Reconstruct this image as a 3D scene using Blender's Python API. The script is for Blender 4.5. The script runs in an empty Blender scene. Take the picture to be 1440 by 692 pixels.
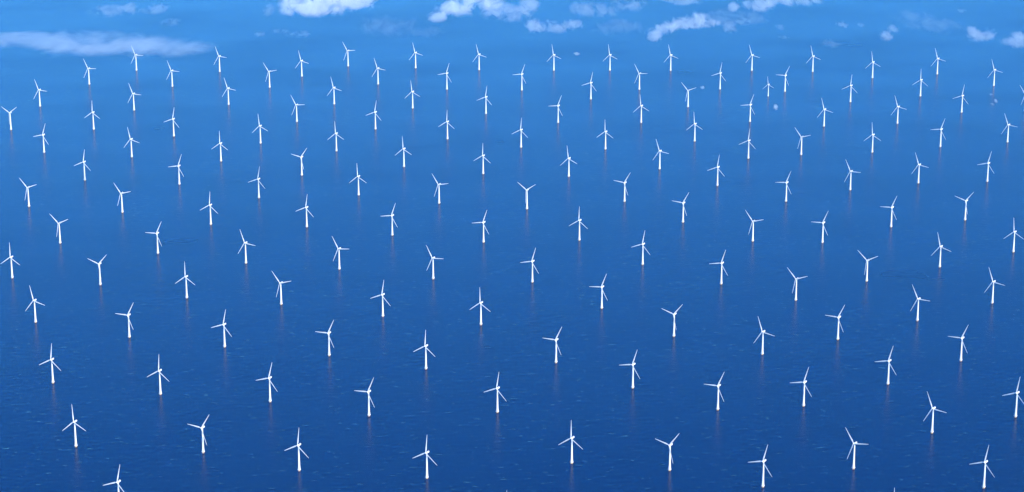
# Offshore wind farm seen from an aircraft, looking down over a blue sea.
import bpy, bmesh, math, random
from mathutils import Vector, Matrix

random.seed(7)
R = math.radians
sc = bpy.context.scene
COL = sc.collection

# x, y on the sea (metres), yaw, blade azimuth (degrees), size, label
TURBINES = [
    (-2028.9, 11106.9, 32.2, -36.0, 1.0, 'white turbine, blade tilting steeply left, hub nine percent across, fourteen percent down the photo'),
    (-1846.1, 11396.0, 33.1, -33.5, 1.0, 'white turbine whose raised blade crosses the lower edge of the long veil cloud'),
    (-1624.1, 11061.9, 33.7, -32.5, 1.0, 'white turbine, blade tilting steeply left, hub seventeen percent across, fourteen percent down the photo'),
    (-1433.5, 11368.4, 34.6, -30.0, 1.0, 'white turbine just past the right tip of the long veil cloud'),
    (-2183.3, 10675.1, 31.3, -30.5, 1.0, 'white turbine, blade tilting steeply left, hub four percent across, eighteen percent down the photo'),
    (-1737.4, 10602.2, 33.0, -31.5, 1.0, 'white turbine, blade tilting steeply left, hub thirteen percent across, nineteen percent down the photo'),
    (-1314.7, 10706.7, 34.7, -28.0, 1.0, 'white turbine, blade tilting steeply left, hub twenty-two percent across, eighteen percent down the photo'),
    (-2232.1, 10249.2, 30.8, 54.0, 1.0, 'white turbine with blades in upright Y, nearest the upper left edge'),
    (-1864.7, 10255.7, 32.3, -5.5, 1.0, 'white turbine, top blade upright, hub nine percent across, twenty-three percent down the photo'),
    (-1491.4, 10136.8, 33.7, 7.0, 1.0, 'white turbine, top blade upright, hub seventeen percent across, twenty-four percent down the photo'),
    (-1157.0, 11043.2, 35.5, -45.0, 1.0, 'white turbine, blade tilting steeply left, hub twenty-six percent across, fifteen percent down the photo'),
    (-1022.5, 11271.0, 36.1, -23.0, 1.0, 'white turbine, top blade tilting left, hub twenty-nine percent across, twelve percent down the photo'),
    (-811.7, 11487.5, 37.0, -41.0, 1.0, 'white turbine, blade tilting steeply left, hub thirty-four percent across, eleven percent down the photo'),
    (-643.0, 11110.7, 37.5, -28.5, 1.0, 'white turbine, blade tilting steeply left, hub thirty-seven percent across, fourteen percent down the photo'),
    (-475.7, 11447.6, 38.2, -23.0, 1.0, 'white turbine, top blade tilting left, hub forty-one percent across, eleven percent down the photo'),
    (-825.5, 10717.3, 36.7, -22.5, 1.0, 'white turbine, top blade tilting left, hub thirty-three percent across, eighteen percent down the photo'),
    (-458.1, 10640.3, 38.2, -14.0, 1.0, 'white turbine, top blade tilting left, hub forty percent across, nineteen percent down the photo'),
    (-309.8, 11006.1, 38.8, 14.5, 1.0, 'white turbine, top blade tilting right, hub forty-four percent across, fifteen percent down the photo'),
    (-161.9, 11407.9, 39.4, -23.5, 1.0, 'white turbine, top blade tilting left, hub forty-seven percent across, eleven percent down the photo'),
    (-119.1, 10536.9, 39.5, 4.5, 1.0, 'white turbine, top blade upright, hub forty-seven percent across, twenty percent down the photo'),
    (-970.9, 10392.0, 36.0, -40.0, 1.0, 'white turbine, blade tilting steeply left, hub twenty-nine percent across, twenty-one percent down the photo'),
    (-608.8, 10258.9, 37.5, 5.5, 1.0, 'white turbine, top blade upright, hub thirty-seven percent across, twenty-three percent down the photo'),
    (-283.4, 10089.3, 38.8, -4.0, 1.0, 'white turbine, top blade upright, hub forty-four percent across, twenty-five percent down the photo'),
    (-1096.8, 10017.4, 35.3, -14.0, 1.0, 'white turbine, top blade tilting left, hub twenty-five percent across, twenty-six percent down the photo'),
    (-756.7, 9888.3, 36.7, -10.0, 1.0, 'white turbine, top blade tilting left, hub thirty-three percent across, twenty-seven percent down the photo'),
    (205.6, 11396.0, 40.8, -17.5, 1.0, 'white turbine, top blade tilting left, hub fifty-four percent across, eleven percent down the photo'),
    (481.1, 11396.0, 41.8, -16.0, 1.0, 'white turbine, top blade tilting left, hub sixty percent across, eleven percent down the photo'),
    (779.2, 11392.1, 42.9, -21.0, 1.0, 'white turbine, top blade tilting left, hub sixty-five percent across, eleven percent down the photo'),
    (1178.4, 11392.1, 44.4, -25.5, 1.0, 'white turbine, top blade tilting left, hub seventy-three percent across, eleven percent down the photo'),
    (46.6, 10987.6, 40.2, 18.0, 1.0, 'white turbine, top blade tilting right, hub fifty-one percent across, fifteen percent down the photo'),
    (605.6, 11002.4, 42.4, -39.0, 1.0, 'white turbine, blade tilting steeply left, hub sixty-two percent across, fifteen percent down the photo'),
    (369.0, 10813.2, 41.5, 8.0, 1.0, 'white turbine, top blade upright, hub fifty-eight percent across, seventeen percent down the photo'),
    (990.1, 11009.8, 43.9, 6.5, 1.0, 'white turbine, top blade upright, hub seventy percent across, fifteen percent down the photo'),
    (813.3, 10664.7, 43.3, -54.0, 1.0, 'white turbine directly left of a small pale speck, blade tilting steeply left'),
    (207.6, 10375.4, 40.9, 19.0, 1.0, 'white turbine, top blade tilting right, hub fifty-four percent across, twenty-two percent down the photo'),
    (581.9, 10375.4, 42.4, -13.5, 1.0, 'white turbine, top blade tilting left, hub sixty-three percent across, twenty-one percent down the photo'),
    (1073.8, 10392.0, 44.4, 17.0, 1.0, 'white turbine directly left of a lilac speck, blade tilting steeply right'),
    (1205.3, 10870.7, 44.7, -14.0, 0.73, 'smallest, faintest turbine, close beside the base of a taller one in the far right'),
    (39.3, 9949.4, 40.2, 0.0, 1.0, 'white turbine, top blade upright, hub fifty-one percent across, twenty-six percent down the photo'),
    (403.9, 9918.8, 41.7, -8.0, 1.0, 'white turbine, top blade upright, hub fifty-nine percent across, twenty-seven percent down the photo'),
    (799.1, 10051.7, 43.4, -11.5, 1.0, 'white turbine, top blade tilting left, hub sixty-eight percent across, twenty-five percent down the photo'),
    (1474.5, 11368.4, 45.5, -21.0, 1.0, 'white turbine, top blade tilting left, hub seventy-nine percent across, twelve percent down the photo'),
    (1749.1, 11240.1, 46.6, -15.5, 1.0, 'white turbine, top blade tilting left, hub eighty-five percent across, thirteen percent down the photo'),
    (2076.6, 11317.6, 47.8, -25.0, 1.0, 'white turbine, top blade tilting left, hub ninety-two percent across, twelve percent down the photo'),
    (2306.5, 11076.9, 48.8, -26.0, 1.0, 'white turbine directly above three pale specks near the right edge'),
    (1293.9, 10961.9, 45.0, 24.0, 1.0, 'white turbine, top blade tilting right, hub seventy-seven percent across, fifteen percent down the photo'),
    (1576.9, 10759.7, 46.3, 0.5, 1.0, 'white turbine, top blade upright, hub eighty-three percent across, eighteen percent down the photo'),
    (1921.1, 10870.7, 47.5, -6.5, 1.0, 'white turbine, top blade upright, hub ninety percent across, sixteen percent down the photo'),
    (2059.3, 10560.9, 48.3, 5.5, 1.0, 'white turbine, top blade upright, hub ninety-four percent across, twenty percent down the photo'),
    (1397.3, 10309.4, 45.8, -24.5, 1.0, 'white turbine, top blade tilting left, hub eighty-one percent across, twenty-two percent down the photo'),
    (1733.9, 10358.8, 47.1, -27.0, 1.0, 'white turbine, top blade tilting left, hub eighty-eight percent across, twenty-two percent down the photo'),
    (2353.5, 10583.2, 49.4, -45.0, 1.0, 'turbine beyond the right edge, only two blade tips showing beside pale specks'),
    (2165.1, 10036.0, 49.1, -30.5, 1.0, 'white turbine, blade tilting steeply left, hub ninety-eight percent across, twenty-six percent down the photo'),
    (1858.3, 9958.6, 47.9, 17.0, 1.0, 'white turbine, top blade tilting right, hub ninety-two percent across, twenty-six percent down the photo'),
    (-2012.2, 9864.1, 31.4, 14.5, 1.0, 'white turbine, top blade tilting right, hub four percent across, twenty-seven percent down the photo'),
    (-1624.0, 9792.0, 32.9, -21.5, 1.0, 'white turbine, top blade tilting left, hub thirteen percent across, twenty-eight percent down the photo'),
    (-1235.1, 9723.9, 34.6, -6.5, 1.0, 'white turbine, top blade upright, hub twenty-one percent across, twenty-nine percent down the photo'),
    (-1762.5, 9429.2, 32.1, 4.5, 1.0, 'white turbine, top blade upright, hub eight percent across, thirty-three percent down the photo'),
    (-1364.3, 9368.3, 33.8, 17.0, 1.0, 'white turbine, top blade tilting right, hub seventeen percent across, thirty-four percent down the photo'),
    (-1919.3, 9048.8, 31.0, -52.0, 1.0, 'white turbine, blades in upright Y, hub three percent across, thirty-eight percent down the photo'),
    (-1535.2, 8966.9, 32.7, -47.0, 1.0, 'white turbine, blades in upright Y, hub twelve percent across, thirty-nine percent down the photo'),
    (-1707.0, 8563.1, 31.5, -56.0, 1.0, 'white turbine, blades in upright Y, hub six percent across, forty-five percent down the photo'),
    (-1167.1, 8804.7, 34.3, -1.5, 1.0, 'white turbine, top blade upright, hub twenty percent across, forty-two percent down the photo'),
    (-1319.7, 8435.4, 33.3, 24.0, 1.0, 'white turbine, top blade tilting right, hub fifteen percent across, forty-seven percent down the photo'),
    (-978.8, 8316.7, 35.0, -29.5, 1.0, 'white turbine, blade tilting steeply left, hub twenty-four percent across, forty-nine percent down the photo'),
    (-1018.1, 9171.5, 35.2, 6.5, 1.0, 'white turbine, top blade upright, hub twenty-five percent across, thirty-six percent down the photo'),
    (-454.7, 9636.3, 38.0, -11.0, 1.0, 'white turbine, top blade tilting left, hub thirty-nine percent across, thirty percent down the photo'),
    (-120.1, 9527.5, 39.5, -4.0, 1.0, 'white turbine, top blade upright, hub forty-seven percent across, thirty-one percent down the photo'),
    (-873.5, 9504.8, 36.1, 35.0, 1.0, 'white turbine, blade tilting steeply right, hub twenty-nine percent across, thirty-two percent down the photo'),
    (-619.4, 9211.3, 37.1, -10.0, 1.0, 'white turbine, top blade tilting left, hub thirty-five percent across, thirty-six percent down the photo'),
    (-290.8, 9092.8, 38.6, -44.5, 1.0, 'white turbine, blade tilting steeply left, hub forty-three percent across, thirty-seven percent down the photo'),
    (-792.5, 8772.9, 36.1, 4.0, 1.0, 'white turbine, top blade upright, hub thirty percent across, forty-two percent down the photo'),
    (-457.1, 8664.5, 37.7, 17.0, 1.0, 'white turbine, top blade tilting right, hub thirty-eight percent across, forty-four percent down the photo'),
    (-107.7, 8574.8, 39.5, 16.5, 1.0, 'white turbine, top blade tilting right, hub forty-seven percent across, forty-five percent down the photo'),
    (-630.2, 8246.4, 36.7, -39.5, 1.0, 'white turbine, blade tilting steeply left, hub thirty-three percent across, fifty percent down the photo'),
    (-284.1, 8134.5, 38.5, -38.5, 1.0, 'white turbine, blade tilting steeply left, hub forty-two percent across, fifty-two percent down the photo'),
    (235.6, 9485.1, 41.1, -14.5, 1.0, 'white turbine, top blade tilting left, hub fifty-six percent across, thirty-two percent down the photo'),
    (619.4, 9601.7, 42.8, -28.0, 1.0, 'white turbine, blade tilting steeply left, hub sixty-four percent across, thirty-one percent down the photo'),
    (1007.1, 9768.2, 44.4, 1.0, 1.0, 'white turbine, top blade upright, hub seventy-three percent across, twenty-eight percent down the photo'),
    (-1804.2, 8145.2, 30.6, -6.5, 1.0, 'white turbine, top blade upright, hub one percent across, fifty-two percent down the photo'),
    (840.8, 9349.1, 43.9, 4.0, 1.0, 'white turbine, top blade upright, hub seventy percent across, thirty-four percent down the photo'),
    (59.3, 9015.4, 40.3, 55.5, 1.0, 'white turbine, blades in upright Y, hub fifty-one percent across, thirty-nine percent down the photo'),
    (450.2, 9118.9, 42.1, 29.5, 1.0, 'white turbine, blade tilting steeply right, hub sixty-one percent across, thirty-seven percent down the photo'),
    (664.6, 8834.3, 43.2, 28.0, 1.0, 'white turbine, blade tilting steeply right, hub sixty-seven percent across, forty-one percent down the photo'),
    (255.5, 8600.5, 41.3, -4.5, 1.0, 'white turbine, top blade upright, hub fifty-seven percent across, forty-five percent down the photo'),
    (912.0, 8588.8, 44.5, -49.0, 1.0, 'white turbine, blades in upright Y, hub seventy-four percent across, forty-five percent down the photo'),
    (479.8, 8301.2, 42.5, 6.0, 1.0, 'white turbine, top blade upright, hub sixty-three percent across, forty-nine percent down the photo'),
    (73.1, 8096.4, 40.4, 13.5, 1.0, 'white turbine, top blade tilting right, hub fifty-two percent across, fifty-three percent down the photo'),
    (1239.4, 9827.9, 45.4, -49.5, 1.0, 'white turbine, blades in upright Y, hub seventy-eight percent across, twenty-eight percent down the photo'),
    (1549.6, 9867.1, 46.7, -11.5, 1.0, 'white turbine, top blade tilting left, hub eighty-five percent across, twenty-seven percent down the photo'),
    (1669.6, 9387.6, 47.6, -28.5, 1.0, 'white turbine, blade tilting steeply left, hub ninety percent across, thirty-three percent down the photo'),
    (1957.4, 9409.7, 48.8, 11.0, 1.0, 'white turbine, top blade tilting right, hub ninety-six percent across, thirty-three percent down the photo'),
    (1376.1, 9286.5, 46.3, -36.0, 1.0, 'white turbine, blade tilting steeply left, hub eighty-three percent across, thirty-five percent down the photo'),
    (1096.7, 9121.5, 45.1, 19.5, 1.0, 'white turbine, top blade tilting right, hub seventy-seven percent across, thirty-seven percent down the photo'),
    (1464.3, 8772.9, 47.1, 21.0, 1.0, 'white turbine, top blade tilting right, hub eighty-seven percent across, forty-two percent down the photo'),
    (1766.7, 8864.0, 48.5, 38.0, 1.0, 'white turbine, blade tilting steeply right, hub ninety-four percent across, forty-one percent down the photo'),
    (1173.8, 8570.1, 45.8, 21.5, 1.0, 'white turbine, top blade tilting right, hub eighty percent across, forty-five percent down the photo'),
    (1872.4, 8453.6, 49.4, -11.5, 1.0, 'white turbine, top blade tilting left, hub ninety-nine percent across, forty-seven percent down the photo'),
    (1566.3, 8272.6, 48.0, -22.5, 1.0, 'white turbine, top blade tilting left, hub ninety-two percent across, fifty percent down the photo'),
    (-1473.3, 8067.0, 32.2, 42.0, 1.0, 'white turbine, blade tilting steeply right, hub ten percent across, fifty-four percent down the photo'),
    (-1144.9, 7920.9, 33.8, -7.0, 1.0, 'white turbine, top blade upright, hub eighteen percent across, fifty-six percent down the photo'),
    (-1627.5, 7661.4, 31.0, -22.0, 1.0, 'white turbine, top blade tilting left, hub three percent across, sixty-one percent down the photo'),
    (-1283.7, 7509.7, 32.7, 26.0, 1.0, 'white turbine, top blade tilting right, hub thirteen percent across, sixty-four percent down the photo'),
    (-953.1, 7415.1, 34.5, 8.0, 1.0, 'white turbine, top blade upright, hub twenty-two percent across, sixty-six percent down the photo'),
    (-1461.0, 7080.1, 31.3, 1.0, 1.0, 'white turbine, top blade upright, hub five percent across, seventy-three percent down the photo'),
    (-1104.5, 6978.8, 33.3, -2.5, 1.0, 'white turbine, top blade upright, hub sixteen percent across, seventy-five percent down the photo'),
    (-805.7, 7850.5, 35.6, -48.5, 1.0, 'white turbine, blades in upright Y, hub twenty-seven percent across, fifty-seven percent down the photo'),
    (-444.3, 7722.9, 37.5, 5.0, 1.0, 'white turbine, top blade upright, hub thirty-seven percent across, sixty percent down the photo'),
    (-105.8, 7636.7, 39.4, -8.0, 1.0, 'white turbine, top blade upright, hub forty-seven percent across, sixty-one percent down the photo'),
    (-600.2, 7331.5, 36.5, 23.5, 1.0, 'white turbine, top blade tilting right, hub thirty-two percent across, sixty-eight percent down the photo'),
    (-278.1, 7206.3, 38.3, -2.5, 1.0, 'white turbine, top blade upright, hub forty-two percent across, seventy percent down the photo'),
    (-753.6, 6914.8, 35.3, 10.5, 1.0, 'white turbine, top blade tilting right, hub twenty-six percent across, seventy-seven percent down the photo'),
    (311.8, 7806.9, 41.7, 19.0, 1.0, 'white turbine, top blade tilting right, hub fifty-nine percent across, fifty-eight percent down the photo'),
    (749.7, 8075.4, 44.0, 15.0, 1.0, 'white turbine, top blade tilting right, hub seventy percent across, fifty-four percent down the photo'),
    (543.8, 7518.9, 43.1, 38.5, 1.0, 'white turbine, blade tilting steeply right, hub sixty-six percent across, sixty-four percent down the photo'),
    (143.4, 7265.1, 40.8, 24.0, 1.0, 'white turbine, top blade tilting right, hub fifty-four percent across, sixty-nine percent down the photo'),
    (823.3, 7343.8, 44.8, -28.5, 1.0, 'white turbine, blade tilting steeply left, hub seventy-four percent across, sixty-seven percent down the photo'),
    (382.2, 7035.2, 42.3, 14.5, 1.0, 'white turbine, top blade tilting right, hub sixty-two percent across, seventy-four percent down the photo'),
    (996.1, 7894.6, 45.4, -53.5, 1.0, 'white turbine, blades in upright Y, hub seventy-eight percent across, fifty-seven percent down the photo'),
    (1275.1, 8107.0, 46.7, -59.5, 1.0, 'white turbine, blades in upright Y, hub eighty-five percent across, fifty-three percent down the photo'),
    (1680.0, 7864.5, 49.0, -29.5, 1.0, 'white turbine, blade tilting steeply left, hub ninety-seven percent across, fifty-seven percent down the photo'),
    (1387.7, 7678.6, 47.7, -36.0, 1.0, 'white turbine, blade tilting steeply left, hub ninety percent across, sixty-one percent down the photo'),
    (1090.3, 7487.7, 46.2, 24.0, 1.0, 'white turbine, top blade tilting right, hub eighty-two percent across, sixty-four percent down the photo'),
    (1465.1, 7282.4, 48.5, 21.5, 1.0, 'white turbine, top blade tilting right, hub ninety-four percent across, sixty-nine percent down the photo'),
    (1194.9, 7068.6, 47.2, 12.0, 1.0, 'white turbine, top blade tilting right, hub eighty-seven percent across, seventy-three percent down the photo'),
    (-1294.9, 6548.8, 31.6, -11.0, 1.0, 'front row turbine farthest to the left whose whole tower shows'),
    (-911.0, 6501.6, 34.0, 30.5, 1.0, 'white turbine, blade tilting steeply right, hub twenty percent across, eighty-seven percent down the photo'),
    (-1094.8, 6097.8, 32.4, 8.0, 1.0, 'turbine cut off by the lower left edge, tower base out of sight'),
    (-438.8, 6796.0, 37.2, 21.5, 1.0, 'white turbine, top blade tilting right, hub thirty-six percent across, eighty percent down the photo'),
    (-44.9, 6825.4, 39.7, 4.0, 1.0, 'white turbine, top blade upright, hub forty-nine percent across, seventy-nine percent down the photo'),
    (-616.2, 6366.1, 35.9, 0.5, 1.0, 'white turbine, top blade upright, hub twenty-nine percent across, ninety percent down the photo'),
    (-244.3, 6310.2, 38.3, -1.0, 1.0, 'front row turbine near the middle with top blade upright and left blade drooping'),
    (-15.4, 5912.4, 39.9, -1.0, 1.0, 'turbine below the lower edge, one blade tip showing near the middle'),
    (1036.8, 5926.3, 47.4, -6.5, 1.0, 'turbine below the lower edge, one blade tip showing towards the right'),
    (174.4, 6421.4, 41.2, -6.5, 1.0, 'front row turbine with upright blade, next left of the upright Y rotor'),
    (456.7, 6367.5, 43.1, 35.5, 1.0, 'front row turbine with blades in upright Y, the lowest Y rotor'),
    (635.7, 6847.1, 44.0, 21.5, 1.0, 'white turbine, top blade tilting right, hub seventy percent across, seventy-eight percent down the photo'),
    (714.7, 6247.5, 44.9, 11.0, 1.0, 'white turbine, top blade tilting right, hub seventy-five percent across, ninety-four percent down the photo'),
    (904.5, 6878.5, 45.6, 13.0, 1.0, 'white turbine, top blade tilting right, hub seventy-nine percent across, seventy-eight percent down the photo'),
    (1265.5, 6657.0, 48.1, -32.0, 1.0, 'white turbine, blade tilting steeply left, hub ninety-one percent across, eighty-three percent down the photo'),
    (1543.7, 6786.8, 49.6, 5.0, 1.0, 'white turbine, top blade upright, hub ninety-nine percent across, eighty percent down the photo'),
    (991.1, 6379.8, 46.6, -44.0, 1.0, 'white turbine, blade tilting steeply left, hub eighty-three percent across, ninety percent down the photo'),
    (1342.7, 6240.9, 49.1, 6.5, 1.0, 'white turbine nearest the lower right corner, top blade tilting right'),
]
# label, density, centre, ellipsoids (dx, dy, dz, rx, ry, rz), raggedness
CLOUDS = [
    ('long thin grey veil cloud over the upper left of the sea', 0.00338, (-1254.5, 6867.1, 1150.0), [[-267.1, 48.1, 0.0, 230.5, 152.6, 19.4], [-82.2, 19.2, 0.0, 255.3, 205.3, 26.1], [92.3, -19.1, 0.0, 266.3, 214.1, 27.3], [253.2, -47.5, 0.0, 158.6, 148.8, 18.9]], 0.6),
    ('pale broken wisp above the long veil cloud', 0.00297, (-1208.3, 7360.2, 1150.0), [[-64.6, -25.3, 0.0, 74.0, 101.3, 15.7], [-13.8, 7.3, 0.0, 62.8, 112.9, 17.5], [78.8, 18.2, 0.0, 57.0, 90.3, 14.0]], 1.0),
    ('tiny faint puff above the right end of the long veil cloud', 0.00203, (-1050.1, 7175.9, 1150.0), [[0.0, 0.0, 0.0, 41.6, 64.1, 10.2]], 1.0),
    ('bright white cloud bank left of centre at the top edge', 0.01067, (-597.1, 7480.9, 1150.0), [[-16.0, -14.0, 0.0, 171.8, 183.1, 36.8], [-76.5, -102.5, 0.0, 79.3, 120.7, 24.3], [108.2, -2.8, 0.0, 85.9, 122.1, 24.6], [-15.0, 122.5, 0.0, 218.4, 165.5, 33.3]], 0.9),
    ('small faint puff beside the left end of the bright white bank', 0.00243, (-765.8, 7356.6, 1150.0), [[0.0, 0.0, 0.0, 25.4, 89.2, 18.2]], 1.0),
    ('tiny faint wisp below and left of the bright white bank', 0.00297, (-732.2, 7023.3, 1150.0), [[-29.1, -19.9, 0.0, 24.3, 50.7, 8.3], [29.2, 20.0, 0.0, 38.0, 35.6, 5.8]], 1.0),
    ('thin flat wisp right beneath the bright white bank', 0.0027, (-637.3, 7003.5, 1150.0), [[0.0, 0.0, 0.0, 53.9, 55.4, 9.1]], 1.0),
    ('white cloud with a diagonal lower edge, just left of the top centre', 0.00877, (-173.6, 7374.7, 1150.0), [[-61.2, -104.2, 0.0, 47.3, 81.1, 19.2], [-1.6, 3.6, 0.0, 84.6, 137.0, 32.4], [64.4, 103.3, 0.0, 120.0, 129.5, 30.7]], 0.9),
    ('ragged pale cloud joining the white diagonal cloud on its right', 0.00392, (9.0, 7363.8, 1150.0), [[-53.8, -7.3, 0.0, 70.3, 137.4, 28.2], [6.6, -72.0, 0.0, 66.9, 116.8, 23.9], [47.6, 80.7, 0.0, 42.7, 119.1, 24.4]], 1.1),
    ('lilac puffs hanging below the ragged pale cloud', 0.00513, (130.4, 7127.8, 1150.0), [[-60.9, -3.4, 0.0, 38.2, 101.5, 21.5], [-0.2, -13.6, 0.0, 70.8, 92.2, 19.5], [61.3, 17.1, 0.0, 32.8, 92.5, 19.6]], 1.1),
    ('broad faint veil at the top edge above open water', 0.00243, (295.5, 7393.0, 1150.0), [[-70.9, -14.6, 0.0, 56.4, 133.0, 20.8], [-4.4, -36.4, 0.0, 73.2, 121.6, 19.0], [75.9, 51.6, 0.0, 74.1, 123.0, 19.2]], 1.1),
    ('bright arched cloud, low end on its left, right of centre', 0.00783, (523.4, 7126.4, 1150.0), [[-94.1, -132.9, 0.0, 37.6, 84.3, 20.6], [-51.0, -22.5, 0.0, 51.8, 94.1, 23.0], [5.3, 39.1, 0.0, 66.0, 86.3, 21.1], [52.1, 80.8, 0.0, 49.8, 104.2, 25.5], [90.5, 39.1, 0.0, 35.8, 60.5, 14.8]], 0.7),
    ('lilac cloud scrap cut by the top edge above the bright arched cloud', 0.00392, (544.3, 7523.2, 1150.0), [[0.0, 0.0, 0.0, 92.2, 92.6, 18.5]], 0.9),
    ('row of lilac white puffs along the top edge right of centre', 0.00581, (818.9, 7458.5, 1150.0), [[-109.6, -58.2, 0.0, 36.9, 80.7, 16.2], [-38.8, -25.0, 0.0, 80.0, 101.4, 20.4], [29.4, 42.1, 0.0, 115.3, 92.2, 18.5], [120.6, 42.1, 0.0, 75.1, 82.0, 16.5]], 0.9),
    ('faint streak beneath the row of lilac white puffs', 0.00297, (688.5, 7144.9, 1150.0), [[-25.4, -41.0, 0.0, 32.8, 93.8, 15.1], [25.6, 41.4, 0.0, 38.7, 63.2, 10.2]], 1.0),
    ('small pale puff, larger of a close pair in the upper right', 0.00473, (1013.2, 7144.9, 1150.0), [[0.0, 0.0, 0.0, 27.6, 52.0, 10.9]], 0.8),
    ('tiny pale puff, smaller of a close pair in the upper right', 0.00338, (1068.4, 7134.7, 1150.0), [[0.0, 0.0, 0.0, 16.6, 33.1, 6.9]], 0.8),
    ('compact lilac cloud shaped like a tilted wedge, upper right', 0.00567, (1139.3, 7028.3, 1150.0), [[-17.4, -44.7, 0.0, 29.8, 69.2, 20.0], [17.6, 45.2, 0.0, 24.7, 54.5, 15.7]], 0.6),
    ('double humped lilac cloud near the right edge', 0.00567, (1412.6, 7010.1, 1150.0), [[-11.1, -36.3, 0.0, 68.1, 62.1, 17.8], [-19.2, 23.3, 0.0, 30.2, 70.4, 20.2], [30.4, 13.3, 0.0, 27.4, 62.6, 18.0]], 0.6),
    ('lilac cloud cut by the right edge', 0.00567, (1509.7, 6929.8, 1150.0), [[-13.2, -33.9, 0.0, 70.3, 68.8, 19.9], [13.3, 34.2, 0.0, 43.7, 69.5, 20.1]], 0.6),
    ('tiny thin streak high above the double humped cloud', 0.00405, (1413.3, 7345.7, 1150.0), [[0.0, 0.0, 0.0, 22.9, 34.0, 5.3]], 0.8),
    ('faint low smudge left of the tilted wedge cloud', 0.00189, (941.8, 6876.7, 1150.0), [[0.0, 0.0, 0.0, 37.3, 68.8, 11.4]], 1.0),
    ('tiny square puff below the row of lilac white puffs', 0.00297, (817.0, 7104.0, 1150.0), [[0.0, 0.0, 0.0, 19.2, 52.0, 8.4]], 0.8),
    ('tiny flat streak left of the upper right pair of puffs', 0.00405, (812.6, 6964.0, 1150.0), [[0.0, 0.0, 0.0, 24.2, 30.1, 5.0]], 0.7),
    ('small bright speck of cloud between two far turbines near the middle', 0.027, (187.8, 6740.3, 1150.0), [[0.0, 0.0, 0.0, 15.5, 24.9, 5.6]], 0.4),
    ('small round speck of cloud right of a tilted rotor', 0.027, (521.3, 6326.8, 1150.0), [[0.0, 0.0, 0.0, 9.8, 19.9, 6.4]], 0.4),
    ('lilac speck of cloud right of centre, below the smallest turbine', 0.027, (698.1, 6104.5, 1150.0), [[0.0, 0.0, 0.0, 10.0, 29.3, 9.8]], 0.4),
    ('brightest of three cloud specks near the right edge', 0.0243, (1293.2, 6174.4, 1150.0), [[0.0, 0.0, 0.0, 7.3, 21.5, 7.0]], 0.4),
    ('topmost of three cloud specks near the right edge', 0.00972, (1295.5, 6245.7, 1150.0), [[0.0, 0.0, 0.0, 7.9, 15.7, 5.1]], 0.4),
    ('lowest of three cloud specks near the right edge', 0.01363, (1277.8, 6139.3, 1150.0), [[0.0, 0.0, 0.0, 7.2, 15.8, 5.2]], 0.4),
    ('broad almost clear veil between the bright bank and the diagonal cloud', 0.00081, (-329.6, 7083.7, 1150.0), [[-50.7, 40.7, 0.0, 150.2, 178.4, 22.4], [50.1, -40.3, 0.0, 108.0, 110.2, 13.8]], 0.8),
    ('faint veil left of the bright arched cloud', 0.00108, (320.7, 7104.0, 1150.0), [[0.0, 0.0, 0.0, 114.4, 144.8, 18.1]], 0.8),
    ('faint veil behind the right tip of the bright arched cloud', 0.00135, (703.6, 7238.7, 1150.0), [[-45.4, 10.6, 0.0, 94.7, 139.7, 17.1], [45.3, -10.5, 0.0, 83.4, 116.2, 14.2]], 0.8),
    ('broad almost clear veil between the tilted wedge and the double humped cloud', 0.00095, (1283.5, 7165.6, 1150.0), [[-31.5, 41.6, 0.0, 106.3, 163.9, 20.0], [31.1, -41.2, 0.0, 88.7, 139.2, 17.0]], 0.8),
]

# ------------------------------------------------------------------ helpers
def nodes_of(mat):
    mat.use_nodes = True
    nt = mat.node_tree
    return nt, nt.nodes, nt.links


def link_obj(name, me, mat=None, parent=None):
    o = bpy.data.objects.new(name, me)
    COL.objects.link(o)
    if mat is not None:
        me.materials.append(mat)
    if parent is not None:
        o.parent = parent
    return o


def tag(o, label=None, cat=None, group=None, kind=None):
    if label: o['label'] = label
    if cat: o['category'] = cat
    if group: o['group'] = group
    if kind: o['kind'] = kind
    return o


def finish(name, bm, mat, parent=None, smooth=True, angle=40):
    bmesh.ops.recalc_face_normals(bm, faces=bm.faces)
    me = bpy.data.meshes.new(name)
    bm.to_mesh(me)
    bm.free()
    if smooth:
        for p in me.polygons:
            p.use_smooth = True
        me.set_sharp_from_angle(angle=R(angle))
    return link_obj(name, me, mat, parent)


def lathe(bm, prof, seg=24):
    """Surface of revolution about z from (radius, z) pairs, closed at both ends."""
    rings = []
    for r, z in prof:
        rings.append([bm.verts.new((r * math.cos(2 * math.pi * i / seg), r * math.sin(2 * math.pi * i / seg), z)) for i in range(seg)])
    for a, b in zip(rings, rings[1:]):
        for i in range(seg):
            j = (i + 1) % seg
            bm.faces.new((a[i], a[j], b[j], b[i]))
    bm.faces.new(list(reversed(rings[0])))
    bm.faces.new(rings[-1])


def bar(bm, p, q, r, seg=6):
    p, q = Vector(p), Vector(q)
    d = (q - p).normalized()
    a = d.orthogonal().normalized()
    b = d.cross(a)
    r0 = [bm.verts.new(p + r * (a * math.cos(2 * math.pi * i / seg) + b * math.sin(2 * math.pi * i / seg))) for i in range(seg)]
    r1 = [bm.verts.new(q + r * (a * math.cos(2 * math.pi * i / seg) + b * math.sin(2 * math.pi * i / seg))) for i in range(seg)]
    for i in range(seg):
        j = (i + 1) % seg
        bm.faces.new((r0[i], r0[j], r1[j], r1[i]))
    bm.faces.new(list(reversed(r0)))
    bm.faces.new(r1)


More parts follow.
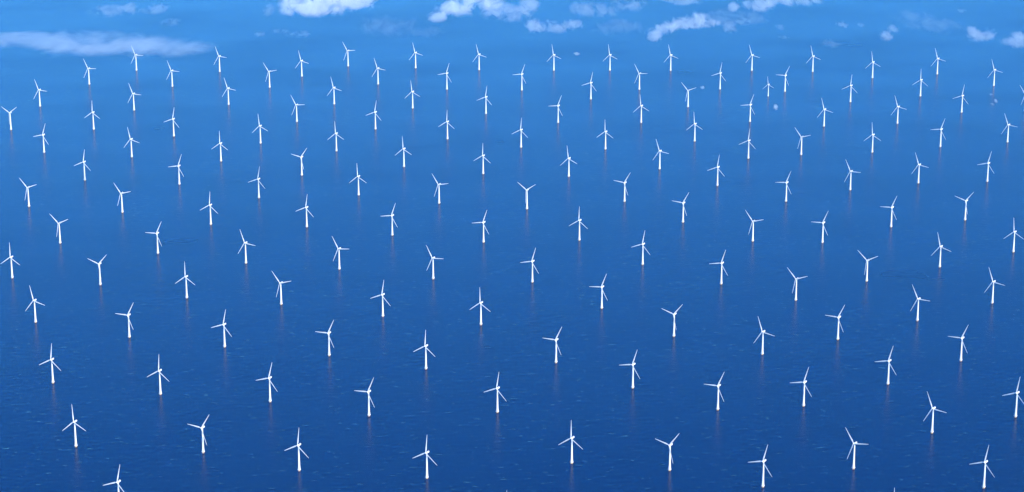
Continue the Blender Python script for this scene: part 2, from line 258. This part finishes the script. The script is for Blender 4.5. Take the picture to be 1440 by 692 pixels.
def box(bm, lo, hi):
    x0, y0, z0 = lo
    x1, y1, z1 = hi
    v = [bm.verts.new(c) for c in ((x0, y0, z0), (x1, y0, z0), (x1, y1, z0), (x0, y1, z0), (x0, y0, z1), (x1, y0, z1), (x1, y1, z1), (x0, y1, z1))]
    for f in ((0, 3, 2, 1), (4, 5, 6, 7), (0, 1, 5, 4), (1, 2, 6, 5), (2, 3, 7, 6), (3, 0, 4, 7)):
        bm.faces.new([v[i] for i in f])


# ------------------------------------------------------------------ materials
def paint(name, base, rough, wear=0.05, scale=0.25):
    m = bpy.data.materials.new(name)
    nt, N, L = nodes_of(m)
    b = N['Principled BSDF']
    b.inputs['Roughness'].default_value = rough
    tc = N.new('ShaderNodeTexCoord')
    mp = N.new('ShaderNodeMapping')
    mp.inputs['Scale'].default_value = (scale * 3, scale * 3, scale)      # streaks run down the surface
    nz = N.new('ShaderNodeTexNoise')
    nz.inputs['Scale'].default_value = 1.0
    nz.inputs['Detail'].default_value = 4
    mr = N.new('ShaderNodeMapRange')
    mr.inputs['To Min'].default_value = 1 - wear
    mr.inputs['To Max'].default_value = 1 + wear * .4
    mx = N.new('ShaderNodeMix')
    mx.data_type = 'RGBA'
    mx.blend_type = 'MULTIPLY'
    mx.inputs[0].default_value = 1
    mx.inputs[6].default_value = (*base, 1)
    L.new(tc.outputs['Object'], mp.inputs['Vector'])
    L.new(mp.outputs['Vector'], nz.inputs['Vector'])
    L.new(nz.outputs['Fac'], mr.inputs['Value'])
    L.new(mr.outputs['Result'], mx.inputs[7])
    L.new(mx.outputs[2], b.inputs['Base Color'])
    return m


M_WHITE = paint('white tower paint', (.49, .50, .51), .45)
M_BLADE = paint('white blade gelcoat', (.48, .49, .50), .35, .03)
M_YELLOW = paint('weathered yellow paint', (.34, .23, .10), .6, .35, .5)
M_STEEL = paint('galvanised steel', (.45, .46, .47), .5, .2)
M_DARK = paint('dark door paint', (.10, .11, .12), .5, .1)


def sea_material():
    m = bpy.data.materials.new('sea water')
    nt, N, L = nodes_of(m)
    b = N['Principled BSDF']
    b.inputs['IOR'].default_value = SEA_IOR
    b.inputs['Roughness'].default_value = SEA_ROUGH
    b.inputs['Base Color'].default_value = (*SEA_COLOR, 1)
    b.inputs['Specular Tint'].default_value = (*SEA_TINT, 1)
    geo = N.new('ShaderNodeNewGeometry')

    def noise(scale, detail, rough=.5):
        mp = N.new('ShaderNodeMapping')
        mp.inputs['Scale'].default_value = scale
        mp.inputs['Rotation'].default_value = (0, 0, R(-12))
        nz = N.new('ShaderNodeTexNoise')
        nz.inputs['Scale'].default_value = 1
        nz.inputs['Detail'].default_value = detail
        nz.inputs['Roughness'].default_value = rough
        L.new(geo.outputs['Position'], mp.inputs['Vector'])
        L.new(mp.outputs['Vector'], nz.inputs['Vector'])
        return nz
    # wind waves: crests lie across the view
    n1 = noise((1 / 38, 1 / 15, 1 / 20), 5, .6)
    # scattered short crests
    n3 = noise((1 / 30, 1 / 11, 1 / 15), 2, .5)
    cr = N.new('ShaderNodeMapRange')
    cr.interpolation_type = 'SMOOTHSTEP'
    cr.inputs['From Min'].default_value = .66
    cr.inputs['From Max'].default_value = .80
    cr.inputs['To Max'].default_value = SEA_CREST
    L.new(n3.outputs['Fac'], cr.inputs['Value'])
    hs = N.new('ShaderNodeMath')
    L.new(n1.outputs['Fac'], hs.inputs[0])
    L.new(cr.outputs['Result'], hs.inputs[1])
    b1 = N.new('ShaderNodeBump')
    b1.inputs['Strength'].default_value = 1
    b1.inputs['Distance'].default_value = SEA_WAVE
    L.new(b1.outputs['Normal'], b.inputs['Normal'])
    # gusts: wide patches where the surface is rougher or calmer
    n2 = noise((1 / 900, 1 / 420, 1), 4, .55)
    sw = N.new('ShaderNodeMath')             # long low swell
    sw.operation = 'MULTIPLY_ADD'
    sw.inputs[1].default_value = SEA_SWELL
    L.new(n2.outputs['Fac'], sw.inputs[0])
    L.new(hs.outputs[0], sw.inputs[2])
    L.new(sw.outputs[0], b1.inputs['Height'])
    r2 = N.new('ShaderNodeMapRange')
    r2.inputs['From Min'].default_value = .3
    r2.inputs['From Max'].default_value = .7
    r2.inputs['To Min'].default_value = SEA_ROUGH * .8
    r2.inputs['To Max'].default_value = SEA_ROUGH * 1.25
    L.new(n2.outputs['Fac'], r2.inputs['Value'])
    L.new(r2.outputs['Result'], b.inputs['Roughness'])
    return m


SEA_ROUGH = .22
SEA_IOR = 1.19
SEA_SWELL = 1.0
SEA_WAVE = 1.2
SEA_CREST = 1.5
SEA_COLOR = (0, 0, .022)
SEA_TINT = (0, .9, 1)

# ------------------------------------------------------------------ sea
bm = bmesh.new()
S = 220000
for v in ((-S, -S, 0), (S, -S, 0), (S, S, 0), (-S, S, 0)):
    bm.verts.new(v)
bm.faces.new(bm.verts[:])
sea = finish('sea', bm, sea_material(), smooth=False)
tag(sea, 'deep blue open sea with fine ripples', 'sea', kind='structure')

# ------------------------------------------------------------------ turbine prototype (base at the water line)
TILT, HUB_H, OVERHANG, BLADE = 9, 80.0, 5.2, 54.0


def airfoil(chord, thick, n=12):
    pts = []
    for i in range(n):
        t = 2 * math.pi * i / n
        x = math.cos(t)
        y = math.sin(t) * (1 if x > 0 else 1 - .55 * (-x))
        pts.append((chord * (x * .5 + .12), thick * .5 * y))
    return pts


def blade_mesh():
    """One blade along +z from the hub axis, chord mostly along x, rotor facing -y."""
    bm = bmesh.new()
    st = [(1.0, 2.3, 2.3, 0), (3.0, 2.3, 2.2, 4), (6, 3.0, 1.6, 14), (10, 3.9, 1.2, 13), (14, 3.8, .9, 11), (22, 3.2, .65, 7),
          (32, 2.55, .45, 4), (42, 2.0, .33, 2), (49, 1.55, .24, 1), (53, 1.0, .15, 0), (BLADE, .35, .06, 0)]
    rings = []
    for z, c, t, tw in st:
        a = R(tw)
        rings.append([bm.verts.new((x * math.cos(a) - y * math.sin(a), x * math.sin(a) + y * math.cos(a), z)) for x, y in airfoil(c, t)])
    for p, q in zip(rings, rings[1:]):
        for i in range(len(p)):
            j = (i + 1) % len(p)
            bm.faces.new((p[i], p[j], q[j], q[i]))
    bm.faces.new(list(reversed(rings[0])))
    bm.faces.new(rings[-1])
    return bm


def make_turbine():
    root = bpy.data.objects.new('wind_turbine', None)
    COL.objects.link(root)
    # foundation: yellow transition piece on a monopile, going down into the water
    bm = bmesh.new()
    lathe(bm, [(3.3, -8), (3.3, 3.4)], 28)
    f = finish('foundation', bm, M_YELLOW, root)
    bm = bmesh.new()
    for s in (-.35, .35):
        bar(bm, (s * 2, -3.9, -2), (s * 2, -3.9, 4.0), .16)
    for k in range(10):
        bar(bm, (-.7, -3.9, -1.5 + k * .55), (.7, -3.9, -1.5 + k * .55), .05)
    for z in (1.0, 2.8):
        for s in (-.7, .7):
            bar(bm, (s, -3.9, z), (s, -3.1, z), .1)
    finish('boat_ladder', bm, M_STEEL, f)
    # platform with railing
    bm = bmesh.new()
    lathe(bm, [(3.2, 3.4), (4.9, 4.0), (5.0, 4.0), (5.0, 4.5), (4.0, 4.5)], 28)
    p = finish('platform', bm, M_WHITE, root)
    bm = bmesh.new()
    n = 18
    for i in range(n):
        a, b = 2 * math.pi * i / n, 2 * math.pi * (i + 1) / n
        pa, pb = (4.8 * math.cos(a), 4.8 * math.sin(a)), (4.8 * math.cos(b), 4.8 * math.sin(b))
        bar(bm, (*pa, 4.5), (*pa, 5.7), .06, 5)
        for z in (5.1, 5.7):
            bar(bm, (*pa, z), (*pb, z), .05, 5)
    finish('railing', bm, M_WHITE, p)
    # tower
    bm = bmesh.new()
    lathe(bm, [(3.9, 4.5), (3.95, 6.5), (3.6, 10), (3.2, 14), (2.95, 22), (2.6, 38), (2.25, 56), (1.9, 72), (1.85, 77.6)], 32)
    t = finish('tower', bm, M_WHITE, root)
    bm = bmesh.new()
    box(bm, (-.55, -3.98, 4.7), (.55, -3.6, 6.9))
    finish('door', bm, M_DARK, t)
    # nacelle: rounded box behind the rotor
    bm = bmesh.new()
    st = [(-3.4, 1.7, 1.7, 0), (-3.0, 2.1, 2.15, 0), (-1, 2.25, 2.35, 0), (4, 2.25, 2.4, .1), (8.2, 2.1, 2.2, .25), (9.4, 1.7, 1.7, .4)]
    rings = []
    for y, hw, hh, dz in st:
        ring = []
        for i in range(20):
            a = 2 * math.pi * i / 20
            c, s = math.cos(a), math.sin(a)
            e = .45
            ring.append(bm.verts.new((hw * math.copysign(abs(c) ** e, c), y, HUB_H + dz + hh * math.copysign(abs(s) ** e, s))))
        rings.append(ring)
    for a, b in zip(rings, rings[1:]):
        for i in range(20):
            j = (i + 1) % 20
            bm.faces.new((a[i], a[j], b[j], b[i]))
    bm.faces.new(rings[0])
    bm.faces.new(list(reversed(rings[-1])))
    n = finish('nacelle', bm, M_WHITE, root)
    bm = bmesh.new()
    box(bm, (-1.9, 6.4, HUB_H + 2.52), (1.9, 9.2, HUB_H + 2.75))
    for x in (-1.8, 0, 1.8):
        for y in (6.5, 9.1):
            bar(bm, (x, y, HUB_H + 2.2), (x, y, HUB_H + 3.8), .06)
    for y in (6.5, 9.1):
        bar(bm, (-1.8, y, HUB_H + 3.8), (1.8, y, HUB_H + 3.8), .06)
    for x in (-1.8, 1.8):
        bar(bm, (x, 6.5, HUB_H + 3.8), (x, 9.1, HUB_H + 3.8), .06)
    finish('winch_deck', bm, M_WHITE, n)
    # rotor hub, facing -y and tilted up
    bm = bmesh.new()
    lathe(bm, [(.25, 2.75), (1.0, 2.45), (1.7, 1.5), (2.0, .3), (2.0, -1.2), (1.8, -1.8)], 24)
    bmesh.ops.transform(bm, matrix=Matrix.Rotation(R(90), 4, 'X'), verts=bm.verts)      # +z -> -y
    h = finish('rotor_hub', bm, M_WHITE, root)
    h.location = (0, -OVERHANG * math.cos(R(TILT)), HUB_H + OVERHANG * math.sin(R(TILT)))
    bl = finish('blade', blade_mesh(), M_BLADE, h, angle=60)
    for k in (1, 2):
        c = bl.copy()
        COL.objects.link(c)
        c.parent = h
        c.rotation_euler = (0, R(120 * k), 0)
    return root


def copy_tree(o, parent=None):
    c = o.copy()
    COL.objects.link(c)
    c.parent = parent
    for ch in list(o.children):
        copy_tree(ch, c)
    return c


proto = make_turbine()
turbines = [proto] + [copy_tree(proto) for _ in TURBINES[1:]]
for o, (x, y, yaw, azim, size, label) in zip(turbines, TURBINES):
    o.location = (x, y, 0)
    o.rotation_euler = (0, 0, R(-yaw))
    o.scale = (size,) * 3
    tag(o, label, 'wind turbine', 'wind turbines standing in the sea')
    for ch in o.children:
        if ch.name.startswith('rotor_hub'):
            # tilt the axis up, then turn the rotor about it
            ch.rotation_euler = (Matrix.Rotation(R(-TILT), 3, 'X') @ Matrix.Rotation(R(azim), 3, 'Y')).to_euler()

# ------------------------------------------------------------------ clouds: small low fair-weather cumulus and wisps
def cloud_material(i, dens, blobs, ragged):
    m = bpy.data.materials.new('cloud vapour')
    nt, N, L = nodes_of(m)
    N.remove(N['Principled BSDF'])
    pv = N.new('ShaderNodeVolumePrincipled')
    pv.inputs['Color'].default_value = (.99, .99, .99, 1)
    pv.inputs['Anisotropy'].default_value = .2
    tc = N.new('ShaderNodeTexCoord')
    best = None
    for dx, dy, dz, rx, ry, rz in blobs:
        mp = N.new('ShaderNodeMapping')
        mp.vector_type = 'TEXTURE'
        mp.inputs['Location'].default_value = (dx, dy, dz)
        mp.inputs['Scale'].default_value = (rx, ry, rz)
        ln = N.new('ShaderNodeVectorMath')
        ln.operation = 'LENGTH'
        iv = N.new('ShaderNodeMath')
        iv.operation = 'SUBTRACT'
        iv.inputs[0].default_value = 1
        L.new(tc.outputs['Object'], mp.inputs['Vector'])
        L.new(mp.outputs['Vector'], ln.inputs[0])
        L.new(ln.outputs['Value'], iv.inputs[1])
        if best is None:
            best = iv.outputs[0]
        else:
            mx = N.new('ShaderNodeMath')
            mx.operation = 'SMOOTH_MAX'
            mx.inputs[2].default_value = .3
            L.new(best, mx.inputs[0])
            L.new(iv.outputs[0], mx.inputs[1])
            best = mx.outputs[0]
    rmean = sum(b[3] for b in blobs) / len(blobs)
    zmean = sum(b[5] for b in blobs) / len(blobs)
    ymean = sum(b[4] for b in blobs) / len(blobs)
    mp = N.new('ShaderNodeMapping')
    mp.inputs['Location'].default_value = (i * 17.3, i * 5.1, i * 9.7)
    s = 1 / (1.05 * min(rmean, 90) ** .5 * zmean ** .5)
    mp.inputs['Scale'].default_value = (s * (.4 if i == 0 else 1), s * .4, s * 1.2)
    nz = N.new('ShaderNodeTexNoise')
    nz.inputs['Scale'].default_value = 1.0
    nz.inputs['Detail'].default_value = 6
    nz.inputs['Roughness'].default_value = .6
    nz.inputs['Distortion'].default_value = .6
    L.new(tc.outputs['Object'], mp.inputs['Vector'])
    L.new(mp.outputs['Vector'], nz.inputs['Vector'])
    # density = clamp(falloff*2 + (noise-.5)*3*ragged - .1)
    a = N.new('ShaderNodeMath'); a.operation = 'MULTIPLY_ADD'
    a.inputs[1].default_value = 11 * ragged
    a.inputs[2].default_value = -5.5 * ragged - .7
    L.new(nz.outputs['Fac'], a.inputs[0])
    b = N.new('ShaderNodeMath'); b.operation = 'MULTIPLY_ADD'
    b.inputs[1].default_value = 2.6
    L.new(best, b.inputs[0])
    L.new(a.outputs[0], b.inputs[2])
    # no vapour at the rim of the body, so that the edge stays soft
    e = N.new('ShaderNodeMapRange')
    e.interpolation_type = 'SMOOTHSTEP'
    e.inputs['From Min'].default_value = 0
    e.inputs['From Max'].default_value = .42
    L.new(best, e.inputs['Value'])
    c = N.new('ShaderNodeClamp')
    L.new(b.outputs[0], c.inputs['Value'])
    d = N.new('ShaderNodeMath'); d.operation = 'MULTIPLY'
    L.new(c.outputs[0], d.inputs[0])
    L.new(e.outputs[0], d.inputs[1])
    d2 = N.new('ShaderNodeMath'); d2.operation = 'MULTIPLY'
    d2.inputs[1].default_value = dens * CLOUD_DENSITY
    L.new(d.outputs[0], d2.inputs[0])
    L.new(d2.outputs[0], pv.inputs['Density'])
    L.new(pv.outputs[0], N['Material Output'].inputs['Volume'])
    m.cycles.volume_step_rate = 1.0
    return m


CLOUD_DENSITY = 1.0
for i, (label, dens, ctr, blobs, ragged) in enumerate(CLOUDS):
    bm = bmesh.new()
    for dx, dy, dz, rx, ry, rz in blobs:
        r = bmesh.ops.create_icosphere(bm, subdivisions=3, radius=1)
        bmesh.ops.transform(bm, matrix=Matrix.Translation((dx, dy, dz)) @ Matrix.Diagonal((rx, ry, rz, 1)), verts=r['verts'])
    raw = bpy.data.meshes.new('cloud_raw')
    bm.to_mesh(raw)
    bm.free()
    o = link_obj('cloud', raw)
    if len(blobs) > 1:
        md = o.modifiers.new('union', 'REMESH')
        md.mode = 'VOXEL'
        md.voxel_size = min(b[5] for b in blobs) / 3
        dg = bpy.context.evaluated_depsgraph_get()
        me = bpy.data.meshes.new_from_object(o.evaluated_get(dg))
        o.modifiers.clear()
        o.data = me
        bpy.data.meshes.remove(raw)
    o.data.name = 'cloud'
    o.data.materials.clear()
    o.data.materials.append(cloud_material(i, dens, blobs, ragged))
    o.location = ctr
    tag(o, label, 'cloud', 'small low clouds over the sea')

# ------------------------------------------------------------------ haze
HAZE = 9.0e-6
HAZE_COLOR = (.03, .33, 1)
if HAZE > 0:
    m = bpy.data.materials.new('sea haze')
    nt, N, L = nodes_of(m)
    N.remove(N['Principled BSDF'])
    pv = N.new('ShaderNodeVolumePrincipled')
    pv.inputs['Color'].default_value = (*HAZE_COLOR, 1)
    pv.inputs['Density'].default_value = HAZE
    pv.inputs['Absorption Color'].default_value = (1, 1, 1, 1)
    pv.inputs['Anisotropy'].default_value = .0
    L.new(pv.outputs[0], N['Material Output'].inputs['Volume'])
    bm = bmesh.new()
    box(bm, (-S - 500, -S - 500, -10), (S + 500, S + 500, 2720))
    hz = finish('haze', bm, m, smooth=False)
    tag(hz, 'pale blue sea haze in the distance', 'haze', kind='stuff')

# ------------------------------------------------------------------ light
SUN_EL = R(28)
SUN_AZ = R(29)          # sun behind the camera, slightly to its right
w = bpy.data.worlds.new('World')
sc.world = w
w.use_nodes = True
N, L = w.node_tree.nodes, w.node_tree.links
sky = N.new('ShaderNodeTexSky')
sky.sky_type = 'NISHITA'
sky.sun_disc = False
sky.sun_elevation = SUN_EL
sky.sun_rotation = math.pi - SUN_AZ    # the sky's sun stands towards -y
sky.altitude = 0
sky.air_density = .3
sky.dust_density = 0
sky.ozone_density = 9
bg = N['Background']
bg.inputs['Strength'].default_value = .15
tint = N.new('ShaderNodeMix')            # colour balance of the clear sky
tint.data_type = 'RGBA'
tint.blend_type = 'MULTIPLY'
tint.inputs[0].default_value = 1
SKY_TINT = (.57, 1.06, 1.02)
tint.inputs[7].default_value = (*SKY_TINT, 1)
L.new(sky.outputs[0], tint.inputs[6])
L.new(tint.outputs[2], bg.inputs['Color'])
sd = bpy.data.lights.new('sun', 'SUN')
sd.energy = 2.0
sd.angle = R(.5)
sd.color = (1, .965, .92)
so = bpy.data.objects.new('sun', sd)
COL.objects.link(so)
d = Vector((math.sin(SUN_AZ) * math.cos(SUN_EL), -math.cos(SUN_AZ) * math.cos(SUN_EL), math.sin(SUN_EL)))   # towards the sun
so.rotation_euler = d.to_track_quat('Z', 'Y').to_euler()
so.location = (0, -500, 3000)

# ------------------------------------------------------------------ camera
cd = bpy.data.cameras.new('camera')
cam = bpy.data.objects.new('camera', cd)
COL.objects.link(cam)
cam.location = (0, 0, 2690)
cam.rotation_euler = (R(90 - 17.5), 0, 0)
cd.sensor_width = 36
cd.lens = 36 * 3340 / 1440
cd.clip_start = 10
cd.clip_end = 700000
sc.camera = cam

sc.view_settings.view_transform = 'Standard'
sc.view_settings.look = 'None'
sc.view_settings.exposure = 2.42
sc.view_settings.gamma = 1
sc.view_settings.use_curve_mapping = False
cy = sc.cycles
cy.use_denoising = True
cy.denoiser = 'OPENIMAGEDENOISE'
cy.denoising_input_passes = 'RGB_ALBEDO_NORMAL'
cy.volume_bounces = 3
cy.max_bounces = 8
cy.sample_clamp_indirect = 4
